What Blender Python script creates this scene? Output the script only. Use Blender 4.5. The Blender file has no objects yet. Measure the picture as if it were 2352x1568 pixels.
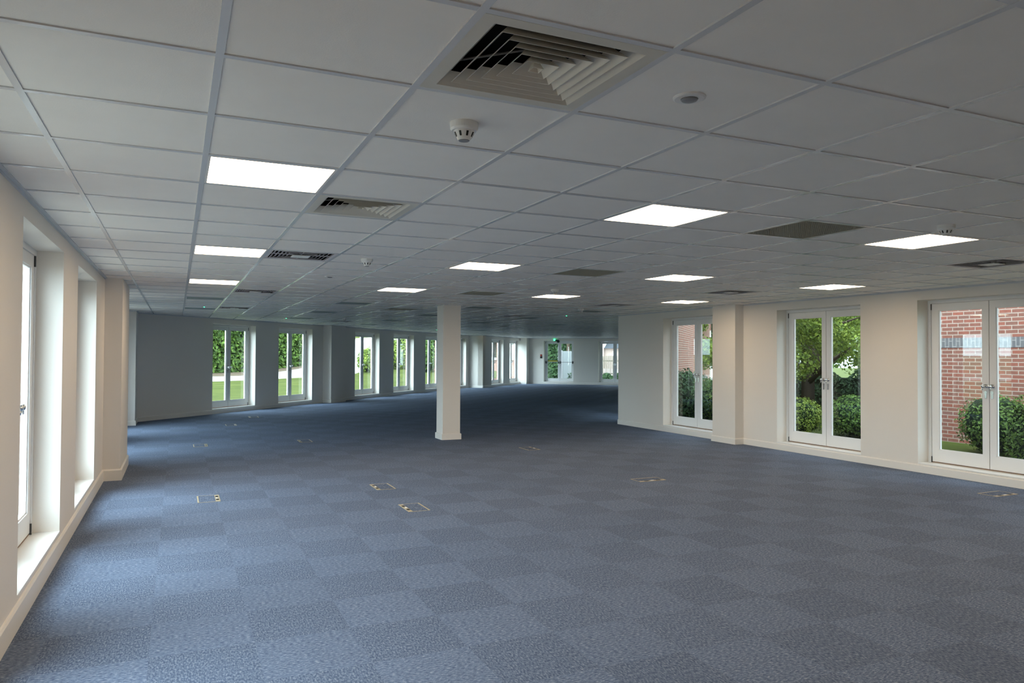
import bpy, bmesh, math, random
from mathutils import Vector, Matrix
S = bpy.context.scene
COL = S.collection
PI = math.pi
H = 2.402                       # ceiling height

# ------------------------------------------------------------------ materials
def new_mat(name):
    m = bpy.data.materials.new(name); m.use_nodes = True
    nt = m.node_tree
    for n in list(nt.nodes): nt.nodes.remove(n)
    out = nt.nodes.new('ShaderNodeOutputMaterial')
    return m, nt, out
def N(nt, t, **kw):
    n = nt.nodes.new(t)
    for k, v in kw.items():
        if k.startswith('_'): setattr(n, k[1:], v)
        else: n.inputs[k.replace('__', ' ')].default_value = v
    return n
def principled(name, col, rough=.6, spec=.4, metal=0, noise=None, bump=None, coord='Object'):
    m, nt, out = new_mat(name)
    b = N(nt, 'ShaderNodeBsdfPrincipled')
    b.inputs['Base Color'].default_value = (*col, 1)
    b.inputs['Roughness'].default_value = rough
    b.inputs['Metallic'].default_value = metal
    b.inputs['Specular IOR Level'].default_value = spec
    nt.links.new(b.outputs[0], out.inputs[0])
    if noise or bump:
        tc = N(nt, 'ShaderNodeTexCoord')
    if noise:
        sc, amt = noise
        n = N(nt, 'ShaderNodeTexNoise'); n.inputs['Scale'].default_value = sc; n.inputs['Detail'].default_value = 4
        r = N(nt, 'ShaderNodeMapRange'); r.inputs[3].default_value = 1 - amt; r.inputs[4].default_value = 1 + amt
        mx = N(nt, 'ShaderNodeVectorMath', _operation='SCALE'); mx.inputs[0].default_value = col
        nt.links.new(tc.outputs[coord], n.inputs[0]); nt.links.new(n.outputs[0], r.inputs[0])
        nt.links.new(r.outputs[0], mx.inputs['Scale']); nt.links.new(mx.outputs[0], b.inputs['Base Color'])
    if bump:
        n2 = N(nt, 'ShaderNodeTexNoise'); n2.inputs['Scale'].default_value = bump[0]
        bp = N(nt, 'ShaderNodeBump'); bp.inputs['Strength'].default_value = bump[1]; bp.inputs['Distance'].default_value = .01
        nt.links.new(tc.outputs[coord], n2.inputs[0]); nt.links.new(n2.outputs[0], bp.inputs['Height']); nt.links.new(bp.outputs[0], b.inputs['Normal'])
    return m
def emission(name, col, s):
    m, nt, out = new_mat(name)
    e = N(nt, 'ShaderNodeEmission'); e.inputs[0].default_value = (*col, 1); e.inputs[1].default_value = s
    nt.links.new(e.outputs[0], out.inputs[0]); return m

WALLC = (.78, .735, .675)
M = {}
M['wall'] = principled('painted_plaster', WALLC, .75, .25, noise=(1.3, .015), bump=(180, .05))
M['skirting'] = principled('satin_skirting_paint', (.81, .77, .71), .4, .4)
M['white'] = principled('white_gloss_joinery', (.80, .80, .79), .35, .4, noise=(3, .02))
M['sill'] = principled('window_board_paint', (.80, .79, .765), .3, .4, noise=(5, .03))
M['threshold'] = principled('worn_timber_threshold', (.30, .20, .14), .6, .3, noise=(20, .3))
M['chrome'] = principled('polished_chrome', (.75, .75, .76), .15, .5, metal=1)
M['hinge'] = principled('black_hinge', (.03, .03, .03), .4, .5)
M['gasket'] = principled('dark_rubber_gasket', (.05, .05, .05), .6, .3)
M['bar'] = principled('white_enamelled_tee_bar', (.66, .665, .68), .22, .6)
M['lampframe'] = principled('lamp_rim', (.75, .74, .72), .4, .4)
M['lamp'] = emission('warm_led_diffuser', (1, .76, .51), 16.5)
M['lampoff'] = principled('unlit_opal_diffuser', (.34, .38, .36), .85, .15)
M['vent'] = principled('cream_enamelled_vent', (.66, .62, .54), .4, .4)
M['ventdark'] = principled('dark_plenum', (.012, .012, .011), .8, .1)
M['ventgrey'] = principled('dusty_grey_vent', (.60, .565, .58), .55, .3, noise=(30, .15))
M['crate'] = principled('olive_grey_egg_crate', (.42, .40, .33), .5, .3)
M['plastic'] = principled('white_plastic', (.80, .79, .77), .35, .45)
M['greyplastic'] = principled('grey_plastic', (.25, .25, .26), .35, .4)
M['boxframe'] = principled('beige_box_trim', (.42, .36, .25), .5, .4)
M['black'] = principled('black_plastic', (.015, .015, .015), .5, .3)
M['green_led'] = emission('green_led', (.05, 1, .35), 6)
M['red'] = principled('red_plastic', (.35, .03, .02), .4, .4)
M['hazard'] = principled('yellow_sticker', (.55, .52, .06), .5, .3, noise=(60, .4))
M['darkgreen'] = principled('dark_green_casing', (.01, .05, .025), .5, .3)
M['steel'] = principled('grey_steel', (.35, .36, .37), .35, .5, metal=.6)

# ceiling tile : mineral fibre, tone differs a little from tile to tile
def mat_tile():
    m, nt, out = new_mat('mineral_fibre_tile')
    b = N(nt, 'ShaderNodeBsdfPrincipled'); b.inputs['Roughness'].default_value = .55; b.inputs['Specular IOR Level'].default_value = .4
    tc = N(nt, 'ShaderNodeTexCoord'); g = N(nt, 'ShaderNodeNewGeometry')
    n = N(nt, 'ShaderNodeTexNoise'); n.inputs['Scale'].default_value = 6; n.inputs['Detail'].default_value = 5
    nt.links.new(tc.outputs['Object'], n.inputs[0])
    r1 = N(nt, 'ShaderNodeMapRange'); r1.inputs[3].default_value = .965; r1.inputs[4].default_value = 1.035
    r2 = N(nt, 'ShaderNodeMapRange'); r2.inputs[3].default_value = .985; r2.inputs[4].default_value = 1.015
    nt.links.new(n.outputs[0], r1.inputs[0]); nt.links.new(g.outputs['Random Per Island'], r2.inputs[0])
    mu = N(nt, 'ShaderNodeMath', _operation='MULTIPLY'); nt.links.new(r1.outputs[0], mu.inputs[0]); nt.links.new(r2.outputs[0], mu.inputs[1])
    sc = N(nt, 'ShaderNodeVectorMath', _operation='SCALE'); sc.inputs[0].default_value = (.90, .86, .805)
    nt.links.new(mu.outputs[0], sc.inputs['Scale']); nt.links.new(sc.outputs[0], b.inputs['Base Color'])
    n2 = N(nt, 'ShaderNodeTexNoise'); n2.inputs['Scale'].default_value = 220
    bp = N(nt, 'ShaderNodeBump'); bp.inputs['Strength'].default_value = .12; bp.inputs['Distance'].default_value = .004
    nt.links.new(tc.outputs['Object'], n2.inputs[0]); nt.links.new(n2.outputs[0], bp.inputs['Height']); nt.links.new(bp.outputs[0], b.inputs['Normal'])
    nt.links.new(b.outputs[0], out.inputs[0]); return m
M['tile'] = mat_tile()

# carpet : half-metre tiles laid quarter turned, flecked blue-grey loop pile
def mat_carpet():
    m, nt, out = new_mat('flecked_blue_carpet_tiles')
    L = nt.links.new
    b = N(nt, 'ShaderNodeBsdfPrincipled'); b.inputs['Roughness'].default_value = .9; b.inputs['Specular IOR Level'].default_value = .12
    tc = N(nt, 'ShaderNodeTexCoord')
    mp = N(nt, 'ShaderNodeMapping'); mp.inputs['Location'].default_value = (-.385, -.25, 0)
    L(tc.outputs['Object'], mp.inputs[0])
    sep = N(nt, 'ShaderNodeSeparateXYZ'); L(mp.outputs[0], sep.inputs[0])
    fl = []
    for i in (0, 1):
        d = N(nt, 'ShaderNodeMath', _operation='MULTIPLY'); d.inputs[1].default_value = 2; L(sep.outputs[i], d.inputs[0])
        f = N(nt, 'ShaderNodeMath', _operation='FLOOR'); L(d.outputs[0], f.inputs[0]); fl.append(f)
    ad = N(nt, 'ShaderNodeMath', _operation='ADD'); L(fl[0].outputs[0], ad.inputs[0]); L(fl[1].outputs[0], ad.inputs[1])
    ck = N(nt, 'ShaderNodeMath', _operation='FLOORED_MODULO'); ck.inputs[1].default_value = 2; L(ad.outputs[0], ck.inputs[0])
    # per-tile random
    cb = N(nt, 'ShaderNodeCombineXYZ'); L(fl[0].outputs[0], cb.inputs[0]); L(fl[1].outputs[0], cb.inputs[1])
    wn = N(nt, 'ShaderNodeTexWhiteNoise'); L(cb.outputs[0], wn.inputs['Vector'])
    def fleck(sx, sy, sc):
        mm = N(nt, 'ShaderNodeMapping'); mm.inputs['Scale'].default_value = (sx, sy, 1); L(tc.outputs['Object'], mm.inputs[0])
        n = N(nt, 'ShaderNodeTexNoise'); n.inputs['Scale'].default_value = sc; n.inputs['Detail'].default_value = 3; n.inputs['Roughness'].default_value = .65
        L(mm.outputs[0], n.inputs[0]); return n
    na, nb = fleck(1, .4, 115), fleck(.4, 1, 115)
    mix = N(nt, 'ShaderNodeMix', _data_type='FLOAT'); L(ck.outputs[0], mix.inputs[0]); L(na.outputs[0], mix.inputs[2]); L(nb.outputs[0], mix.inputs[3])
    ramp = N(nt, 'ShaderNodeValToRGB'); L(mix.outputs[0], ramp.inputs[0])
    e = ramp.color_ramp.elements
    e[0].position = .34; e[0].color = (.058, .082, .138, 1)
    e[1].position = .70; e[1].color = (.275, .30, .35, 1)
    k = e.new(.50); k.color = (.110, .143, .210, 1)
    k = e.new(.58); k.color = (.163, .196, .262, 1)
    # tile tone
    r = N(nt, 'ShaderNodeMapRange'); L(ck.outputs[0], r.inputs[0]); r.inputs[3].default_value = .945; r.inputs[4].default_value = 1.055
    r2 = N(nt, 'ShaderNodeMapRange'); L(wn.outputs[0], r2.inputs[0]); r2.inputs[3].default_value = .965; r2.inputs[4].default_value = 1.035
    mu = N(nt, 'ShaderNodeMath', _operation='MULTIPLY'); L(r.outputs[0], mu.inputs[0]); L(r2.outputs[0], mu.inputs[1])
    big = N(nt, 'ShaderNodeTexNoise'); big.inputs['Scale'].default_value = 9; L(tc.outputs['Object'], big.inputs[0])
    r3 = N(nt, 'ShaderNodeMapRange'); L(big.outputs[0], r3.inputs[0]); r3.inputs[3].default_value = .93; r3.inputs[4].default_value = 1.07
    mu2 = N(nt, 'ShaderNodeMath', _operation='MULTIPLY'); L(mu.outputs[0], mu2.inputs[0]); L(r3.outputs[0], mu2.inputs[1])
    sc = N(nt, 'ShaderNodeVectorMath', _operation='SCALE'); L(ramp.outputs[0], sc.inputs[0]); L(mu2.outputs[0], sc.inputs['Scale'])
    L(sc.outputs[0], b.inputs['Base Color'])
    bp = N(nt, 'ShaderNodeBump'); bp.inputs['Strength'].default_value = .5; bp.inputs['Distance'].default_value = .004
    L(mix.outputs[0], bp.inputs['Height']); L(bp.outputs[0], b.inputs['Normal'])
    L(b.outputs[0], out.inputs[0]); return m
M['carpet'] = mat_carpet()

def mat_glass():
    m, nt, out = new_mat('window_glass'); L = nt.links.new
    tr = N(nt, 'ShaderNodeBsdfTransparent'); tr.inputs[0].default_value = (.93, .97, .95, 1)
    gl = N(nt, 'ShaderNodeBsdfGlossy'); gl.inputs['Roughness'].default_value = .0; gl.inputs[0].default_value = (.95, .97, .96, 1)
    fr = N(nt, 'ShaderNodeFresnel'); fr.inputs[0].default_value = 1.52
    dbl = N(nt, 'ShaderNodeMath', _operation='MULTIPLY'); dbl.inputs[1].default_value = 1.0; dbl.use_clamp = True
    ge = N(nt, 'ShaderNodeNewGeometry'); io = N(nt, 'ShaderNodeMapRange'); io.inputs[3].default_value = 1.52; io.inputs[4].default_value = 1/1.52
    L(ge.outputs['Backfacing'], io.inputs[0]); L(io.outputs[0], fr.inputs[0])
    L(fr.outputs[0], dbl.inputs[0])
    mx = N(nt, 'ShaderNodeMixShader'); L(dbl.outputs[0], mx.inputs[0]); L(tr.outputs[0], mx.inputs[1]); L(gl.outputs[0], mx.inputs[2])
    L(mx.outputs[0], out.inputs[0]); return m
M['glass'] = mat_glass()

def mat_brick(name, c1, c2, mortar, bw=.225, bh=.075, rot=0):
    m, nt, out = new_mat(name); L = nt.links.new
    b = N(nt, 'ShaderNodeBsdfPrincipled'); b.inputs['Roughness'].default_value = .85; b.inputs['Specular IOR Level'].default_value = .2
    uv = N(nt, 'ShaderNodeTexCoord'); mp = N(nt, 'ShaderNodeMapping'); mp.inputs['Rotation'].default_value = (0, 0, rot)
    L(uv.outputs['UV'], mp.inputs[0])
    br = N(nt, 'ShaderNodeTexBrick'); br.inputs['Scale'].default_value = 1
    br.inputs['Brick Width'].default_value = bw; br.inputs['Row Height'].default_value = bh
    br.inputs['Mortar Size'].default_value = .009; br.inputs['Mortar Smooth'].default_value = .2
    br.inputs['Color1'].default_value = (*c1, 1); br.inputs['Color2'].default_value = (*c2, 1); br.inputs['Mortar'].default_value = (*mortar, 1)
    L(mp.outputs[0], br.inputs[0])
    n = N(nt, 'ShaderNodeTexNoise'); n.inputs['Scale'].default_value = 14; L(uv.outputs['UV'], n.inputs[0])
    r = N(nt, 'ShaderNodeMapRange'); L(n.outputs[0], r.inputs[0]); r.inputs[3].default_value = .8; r.inputs[4].default_value = 1.2
    sc = N(nt, 'ShaderNodeVectorMath', _operation='SCALE'); L(br.outputs[0], sc.inputs[0]); L(r.outputs[0], sc.inputs['Scale'])
    L(sc.outputs[0], b.inputs['Base Color']); L(b.outputs[0], out.inputs[0]); return m
M['brick'] = mat_brick('red_facing_brick', (.26, .085, .058), (.19, .088, .066), (.36, .28, .23))
M['soldier'] = mat_brick('grey_soldier_brick', (.12, .115, .12), (.16, .15, .15), (.26, .24, .23), .215, .075, PI/2)
M['render'] = principled('pinkish_render', (.23, .17, .14), .9, .1, noise=(2, .06))
M['roof'] = principled('dark_roof_tiles', (.03, .034, .04), .8, .2, noise=(6, .2))
M['fence'] = principled('weathered_fence_boards', (.15, .13, .10), .85, .15, noise=(4, .25))
M['bark'] = principled('bark', (.06, .045, .032), .95, .1, noise=(12, .35))
M['road'] = principled('pale_concrete_drive', (.27, .255, .24), .9, .1, noise=(1.5, .06))
M['soil'] = principled('dry_verge_soil', (.12, .09, .062), .95, .1, noise=(3, .2))
M['carpaint'] = principled('white_car_paint', (.75, .76, .77), .2, .6)
M['carglass'] = principled('dark_car_glass', (.02, .025, .03), .08, .6)
M['tyre'] = principled('tyre_rubber', (.02, .02, .02), .8, .2)

def mat_leaf(name, dark, light, vein=.5):
    m, nt, out = new_mat(name); L = nt.links.new
    g = N(nt, 'ShaderNodeNewGeometry')
    rp = N(nt, 'ShaderNodeValToRGB'); L(g.outputs['Random Per Island'], rp.inputs[0])
    rp.color_ramp.elements[0].color = (*dark, 1); rp.color_ramp.elements[1].color = (*light, 1)
    d = N(nt, 'ShaderNodeBsdfPrincipled'); d.inputs['Roughness'].default_value = .55; d.inputs['Specular IOR Level'].default_value = .25
    t = N(nt, 'ShaderNodeBsdfTranslucent'); L(rp.outputs[0], d.inputs['Base Color']); L(rp.outputs[0], t.inputs[0])
    mx = N(nt, 'ShaderNodeMixShader'); mx.inputs[0].default_value = .35; L(d.outputs[0], mx.inputs[1]); L(t.outputs[0], mx.inputs[2])
    L(mx.outputs[0], out.inputs[0]); return m
M['leaf'] = mat_leaf('mid_green_leaves', (.025, .060, .010), (.15, .25, .045))
M['leaf_y'] = mat_leaf('yellow_green_leaves', (.06, .105, .012), (.26, .33, .055))
M['leaf_d'] = mat_leaf('dark_green_leaves', (.014, .036, .014), (.055, .115, .038))
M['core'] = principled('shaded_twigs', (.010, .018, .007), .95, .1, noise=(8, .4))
def mat_grass():
    m, nt, out = new_mat('mown_grass'); L = nt.links.new
    b = N(nt, 'ShaderNodeBsdfPrincipled'); b.inputs['Roughness'].default_value = .9; b.inputs['Specular IOR Level'].default_value = .1
    tc = N(nt, 'ShaderNodeTexCoord')
    a = N(nt, 'ShaderNodeTexNoise'); a.inputs['Scale'].default_value = .8; a.inputs['Detail'].default_value = 8; a.inputs['Roughness'].default_value = .7
    L(tc.outputs['Object'], a.inputs[0])
    rp = N(nt, 'ShaderNodeValToRGB'); L(a.outputs[0], rp.inputs[0])
    rp.color_ramp.elements[0].position = .3; rp.color_ramp.elements[0].color = (.028, .040, .006, 1)
    rp.color_ramp.elements[1].position = .75; rp.color_ramp.elements[1].color = (.075, .085, .016, 1)
    L(rp.outputs[0], b.inputs['Base Color']); L(b.outputs[0], out.inputs[0]); return m
M['grass'] = mat_grass()
M['paving'] = principled('added_bounce_paving', (.22, .195, .16), .9, .1, noise=(2, .06))  # added reflector ground, warm tone offsets the blue of the bounced daylight

# ------------------------------------------------------------------ mesh helpers
class MB:
    def __init__(s): s.v = []; s.f = []
    def poly(s, pts):
        i = len(s.v); s.v += [tuple(p) for p in pts]; s.f.append(tuple(range(i, i+len(pts))))
    def hexa(s, b, t):            # b, t : 4 points ccw seen from above
        i = len(s.v); s.v += [tuple(p) for p in b] + [tuple(p) for p in t]
        s.f += [(i+3, i+2, i+1, i), (i+4, i+5, i+6, i+7), (i, i+1, i+5, i+4), (i+1, i+2, i+6, i+5), (i+2, i+3, i+7, i+6), (i+3, i, i+4, i+7)]
    def box(s, x0, x1, y0, y1, z0, z1):
        x0, x1 = sorted((x0, x1)); y0, y1 = sorted((y0, y1)); z0, z1 = sorted((z0, z1))
        s.hexa([(x0, y0, z0), (x1, y0, z0), (x1, y1, z0), (x0, y1, z0)], [(x0, y0, z1), (x1, y0, z1), (x1, y1, z1), (x0, y1, z1)])
    def fbox(s, F, x0, x1, y0, y1, z0, z1):   # box in a frame F(x,y)->xy
        x0, x1 = sorted((x0, x1)); y0, y1 = sorted((y0, y1))
        q = [F(x0, y0), F(x1, y0), F(x1, y1), F(x0, y1)]
        a = sum(q[i][0]*q[(i+1) % 4][1]-q[(i+1) % 4][0]*q[i][1] for i in range(4))
        if a < 0: q.reverse()
        s.hexa([(p[0], p[1], z0) for p in q], [(p[0], p[1], z1) for p in q])
    def tube(s, pts, radii, n=12, cap=True):
        pts = [Vector(p) for p in pts]; rings = []
        up = Vector((0, 0, 1))
        for k, p in enumerate(pts):
            d = (pts[min(k+1, len(pts)-1)]-pts[max(k-1, 0)]).normalized()
            a = d.cross(up)
            if a.length < 1e-3: a = d.cross(Vector((1, 0, 0)))
            a.normalize(); b = d.cross(a).normalized()
            r = radii[k] if hasattr(radii, '__len__') else radii
            i = len(s.v); s.v += [tuple(p+a*r*math.cos(2*PI*j/n)+b*r*math.sin(2*PI*j/n)) for j in range(n)]; rings.append(i)
        for A, B in zip(rings, rings[1:]):
            for j in range(n): s.f.append((A+j, A+(j+1) % n, B+(j+1) % n, B+j))
        if cap:
            s.f.append(tuple(rings[0]+j for j in reversed(range(n)))); s.f.append(tuple(rings[-1]+j for j in range(n)))
    def build(s, name, mat, parent=None, smooth=False, bevel=0):
        me = bpy.data.meshes.new(name); me.from_pydata(s.v, [], s.f); me.update()
        bm = bmesh.new(); bm.from_mesh(me)
        bmesh.ops.recalc_face_normals(bm, faces=bm.faces)
        if bevel: bmesh.ops.bevel(bm, geom=list(bm.edges), offset=bevel, segments=1, affect='EDGES')
        uv = bm.loops.layers.uv.new('UVMap')
        for f in bm.faces:
            n = f.normal
            if abs(n.z) < .6:
                t = Vector((-n.y, n.x, 0))
                if t.length < 1e-6: t = Vector((1, 0, 0))
                t.normalize()
                if abs(t.x) > abs(t.y): t = t if t.x > 0 else -t
                else: t = t if t.y > 0 else -t
                for l in f.loops: l[uv].uv = (l.vert.co.dot(t), l.vert.co.z)
            else:
                for l in f.loops: l[uv].uv = (l.vert.co.x, l.vert.co.y)
            f.smooth = smooth
        bm.to_mesh(me); bm.free()
        me.materials.append(mat)
        o = bpy.data.objects.new(name, me); COL.objects.link(o)
        if parent: o.parent = parent
        return o
def empty(name, loc=(0, 0, 0), rz=0):
    o = bpy.data.objects.new(name, None); COL.objects.link(o); o.location = loc; o.rotation_euler = (0, 0, rz)
    o.empty_display_size = .1
    return o
def tag(o, label=None, cat=None, group=None, kind=None):
    if label: o['label'] = label
    if cat: o['category'] = cat
    if group: o['group'] = group
    if kind: o['kind'] = kind
    return o
def copy_tree(o, parent=None):
    c = o.copy(); COL.objects.link(c); c.parent = parent
    for ch in list(o.children): copy_tree(ch, c)
    return c

# ------------------------------------------------------------------ plan of the place
XL, XR = -.293, 9.39
TH = math.radians(46.03)
D_ = Vector((math.cos(TH), math.sin(TH)))        # along the slanting garden wall
O_ = Vector((-D_.y, D_.x))                       # outwards to the garden
P0 = Vector((0, 16.08))
def W(s, t): q = P0 + D_*s - O_*t; return (q.x, q.y)
S_A1, S_B1, S_C = 18.3, 23.6, 24.0
TB = .7; TC1 = 1.06; TD = 9.94
sA0 = (XL-P0.x)/D_.x                             # where the slanting wall meets x = XL
ROOM = [(XL, -4.5), (XR, -4.5), (XR, 11.5), W((Vector((XR, 11.5))-P0).dot(D_), TD), W(S_C, TD), W(S_C, TC1), W(S_B1, TC1), W(S_B1, TB), W(S_A1, TB), W(S_A1, 0),
        W(sA0, 0), (XL, 14.9), (-.75, 14.9), (-.75, 8.85), (XL, 8.85)]
del ROOM[3]
sD0 = (Vector((XR, 11.5))-P0).dot(D_)
def inside(x, y, poly=ROOM):
    c = False; n = len(poly)
    for i in range(n):
        (x1, y1), (x2, y2) = poly[i], poly[(i+1) % n]
        if (y1 > y) != (y2 > y) and x < (x2-x1)*(y-y1)/(y2-y1)+x1: c = not c
    return c

# ------------------------------------------------------------------ floor and ceiling
def area(poly): return sum(poly[i][0]*poly[(i+1) % len(poly)][1]-poly[(i+1) % len(poly)][0]*poly[i][1] for i in range(len(poly)))/2
mb = MB(); mb.poly([(x, y, 0) for x, y in ROOM]); mb.poly([(x, y, -.12) for x, y in reversed(ROOM)])
for i in range(len(ROOM)):
    a, b = ROOM[i], ROOM[(i+1) % len(ROOM)]
    mb.poly([(*a, 0), (*a, -.12), (*b, -.12), (*b, 0)])
tag(mb.build('floor', M['carpet']), 'blue-grey flecked carpet tiles laid quarter turned over the whole office floor', kind='structure')

LAMPX = (.6, 3.0, 5.4, 7.8)
LIT = [(x, y) for y in (-1.8, 1.2, 4.2, 7.2) for x in LAMPX]
OFF = [(.6, 10.2), (3.0, 10.2), (5.4, 10.2), (7.8, 10.2), (.6, 13.2), (3.0, 13.2), (5.4, 13.2), (7.8, 13.2), (3.0, 16.2), (5.4, 16.2), (7.8, 16.2), (10.2, 16.2), (5.4, 19.2), (7.8, 19.2), (10.2, 19.2), (7.8, 22.2), (10.2, 22.2)]
CONE = [(1.2, -.6), (1.2, 1.8)]
SWIRL = [(1.2, 4.2), (1.2, 8.4), (1.2, 12.6), (7.2, 1.8), (7.2, 5.4), (7.2, 8.4), (7.2, 12.6), (4.2, 17.4)]
CRATE = [(4.2, 1.2), (4.2, 4.2), (4.2, 7.2), (4.2, 11.4)]
holes = {(round(x/.6), round(y/.6)) for x, y in LIT+OFF+CONE+SWIRL+CRATE}
def clip_cell(poly, x0, x1, y0, y1):
    def cl(p, ax, v, sgn):
        out = []
        for i in range(len(p)):
            a, b = p[i], p[(i+1) % len(p)]
            da, db = (a[ax]-v)*sgn, (b[ax]-v)*sgn
            if da >= 0: out.append(a)
            if (da > 0 > db) or (da < 0 < db):
                t = da/(da-db); out.append((a[0]+(b[0]-a[0])*t, a[1]+(b[1]-a[1])*t))
        return out
    for ax, v, sg in ((0, x0, 1), (0, x1, -1), (1, y0, 1), (1, y1, -1)):
        poly = cl(poly, ax, v, sg)
        if len(poly) < 3: return None
    q = [poly[i] for i in range(len(poly)) if (abs(poly[i][0]-poly[i-1][0])+abs(poly[i][1]-poly[i-1][1])) > 1e-5]
    return q if len(q) >= 3 and abs(area(q)) > 1e-4 else None
mb = MB()
for i in range(-3, 42):
    for j in range(-9, 58):
        if (i, j) in holes: continue
        q = clip_cell(ROOM, i*.6, i*.6+.6, j*.6, j*.6+.6)
        if q: mb.poly([(x, y, H+.0012) for x, y in reversed(q)])
ceil = tag(mb.build('ceiling', M['tile']), 'suspended ceiling of square off-white tiles in a white metal grid', kind='structure')
# grid of tee bars, cut to the plan
mb = MB()
def cuts(ax, v):
    xs = []
    for i in range(len(ROOM)):
        a, b = ROOM[i], ROOM[(i+1) % len(ROOM)]
        if (a[ax] > v) != (b[ax] > v):
            t = (v-a[ax])/(b[ax]-a[ax]); xs.append(a[1-ax]+(b[1-ax]-a[1-ax])*t)
    xs.sort(); return list(zip(xs[::2], xs[1::2]))
w = .012
for i in range(-3, 42):
    for a, b in cuts(0, i*.6+1e-4): mb.box(i*.6-w, i*.6+w, a, b, H-.004, H+.002)
for j in range(-9, 58):
    for a, b in cuts(1, j*.6+1e-4): mb.box(a, b, j*.6-w, j*.6+w, H-.0035, H+.0015)
mb.build('ceiling_grid', M['bar'], ceil)
# shadow-gap angle round the perimeter
mb = MB()
n = len(ROOM)
for i in range(n):
    a, b = Vector(ROOM[i]), Vector(ROOM[(i+1) % n])
    d = (b-a); L_ = d.length
    if L_ < .02: continue
    d /= L_; inn = Vector((-d.y, d.x))
    mb.fbox(lambda x, y: tuple(a+d*x+inn*y), 0, L_, 0, .024, H-.006, H+.001)
    mb.fbox(lambda x, y: tuple(a+d*x+inn*y), 0, L_, 0, .003, H-.022, H-.006)
mb.build('ceiling_edge_trim', M['bar'], ceil)

# ------------------------------------------------------------------ windows (pairs of glazed doors)
OW = 1.61          # opening width
def make_window(z0, z1, dep):
    """local x along the wall, +y outwards, origin on the wall face at floor level"""
    r = empty('window_1')
    hw = OW/2; fy0, fy1 = dep, dep+.075
    m = MB()
    m.box(-hw, -hw+.042, fy0, fy1, z0, z1); m.box(hw-.042, hw, fy0, fy1, z0, z1); m.box(-hw+.042, hw-.042, fy0, fy1, z1-.042, z1)
    m.build('window_frame', M['white'], r)
    m = MB(); m.box(-hw+.042, hw-.042, fy0+.012, fy1+.04, z0-.012, z0+.008); m.build('threshold', M['threshold'], r)
    # window board with a nosing
    m = MB(); m.box(-hw, hw, -.004, dep+.012, z0-.016, z0); m.build('window_sill', M['sill'], r, bevel=.002)
    lw = hw-.042-.004
    for sg in (-1, 1):
        lf = MB(); a, b = .004*sg, lw*sg     # meeting edge to hanging edge
        x0, x1 = min(a, b), max(a, b)
        y0, y1 = dep+.008, dep+.060
        zb, zt = z0+.014, z1-.046
        st_m, st_h = .078, .098
        xi0 = x0+(st_m if sg > 0 else st_h); xi1 = x1-(st_h if sg > 0 else st_m)
        gb, gt = zb+.158, zt-.088
        lf.box(x0, xi0, y0, y1, zb, zt); lf.box(xi1, x1, y0, y1, zb, zt)
        lf.box(xi0, xi1, y0, y1, zb, gb); lf.box(xi0, xi1, y0, y1, gt, zt)
        leaf = lf.build('door_leaf', M['white'], r)
        # glazing bead, chamfered ring
        bd = MB(); q = .012
        for (ax, bx, az, bz) in ((xi0, xi0+q, gb, gt), (xi1-q, xi1, gb, gt), (xi0+q, xi1-q, gb, gb+q), (xi0+q, xi1-q, gt-q, gt)):
            bd.box(ax, bx, y0+.010, y0+.024, az, bz)
        bd.build('glazing_bead', M['white'], leaf)
        g = MB(); g.box(xi0+.004, xi1-.004, y0+.026, y0+.030, gb+.004, gt-.004)
        g.build('pane', M['glass'], leaf)
        # lever handle : rose, neck, lever, key plate
        hx = .040*sg; hz = 1.155
        h = MB(); h.tube([(hx, y0, hz), (hx, y0-.010, hz)], .026, 20); h.tube([(hx, y0-.008, hz), (hx, y0-.052, hz)], .010, 12)
        h.tube([(hx, y0-.046, hz), (hx, y0-.052, hz), (hx, y0-.068, hz-.001), (hx, y0-.076, hz-.002)], [.012, .021, .021, .012], 18); h.tube([(hx, y0-.060, hz-.01), (hx+.012*sg, y0-.060, hz-.045)], [.009, .006], 10)
        h.build('handle', M['chrome'], leaf, smooth=True)
        kx = hx-.004; k = MB(); k.tube([(kx, y0, hz-.075), (kx, y0-.007, hz-.075)], .018, 16); k.box(kx-.012, kx+.012, y0-.006, y0, hz-.15, hz-.072)
        k.build('key_plate', M['chrome'], leaf)
        for zz in (zb+.02, zt-.045):
            hg = MB(); hg.tube([(b, y0-.006, zz-.035), (b, y0-.006, zz+.045)], .007, 10); hg.build('hinge', M['hinge'], leaf)
    # rubber line where the leaves meet
    m = MB(); m.box(-.004, .004, dep+.02, dep+.05, z0+.014, z1-.046); m.build('meeting_seal', M['gasket'], r)
    return r
WPROTO = {}
WN = [0]
PORT = []
def add_window(F_origin, ang, z0, z1, dep, label):
    key = (z0, z1, dep)
    if key not in WPROTO: r = make_window(*key); WPROTO[key] = r
    else: r = copy_tree(WPROTO[key])
    WN[0] += 1; r.name = 'window_%d' % WN[0]
    r.location = (F_origin[0], F_origin[1], 0); r.rotation_euler = (0, 0, ang)
    tag(r, label, kind='structure')
    PORT.append((F_origin, ang, z0, z1, dep))
    return r

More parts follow.
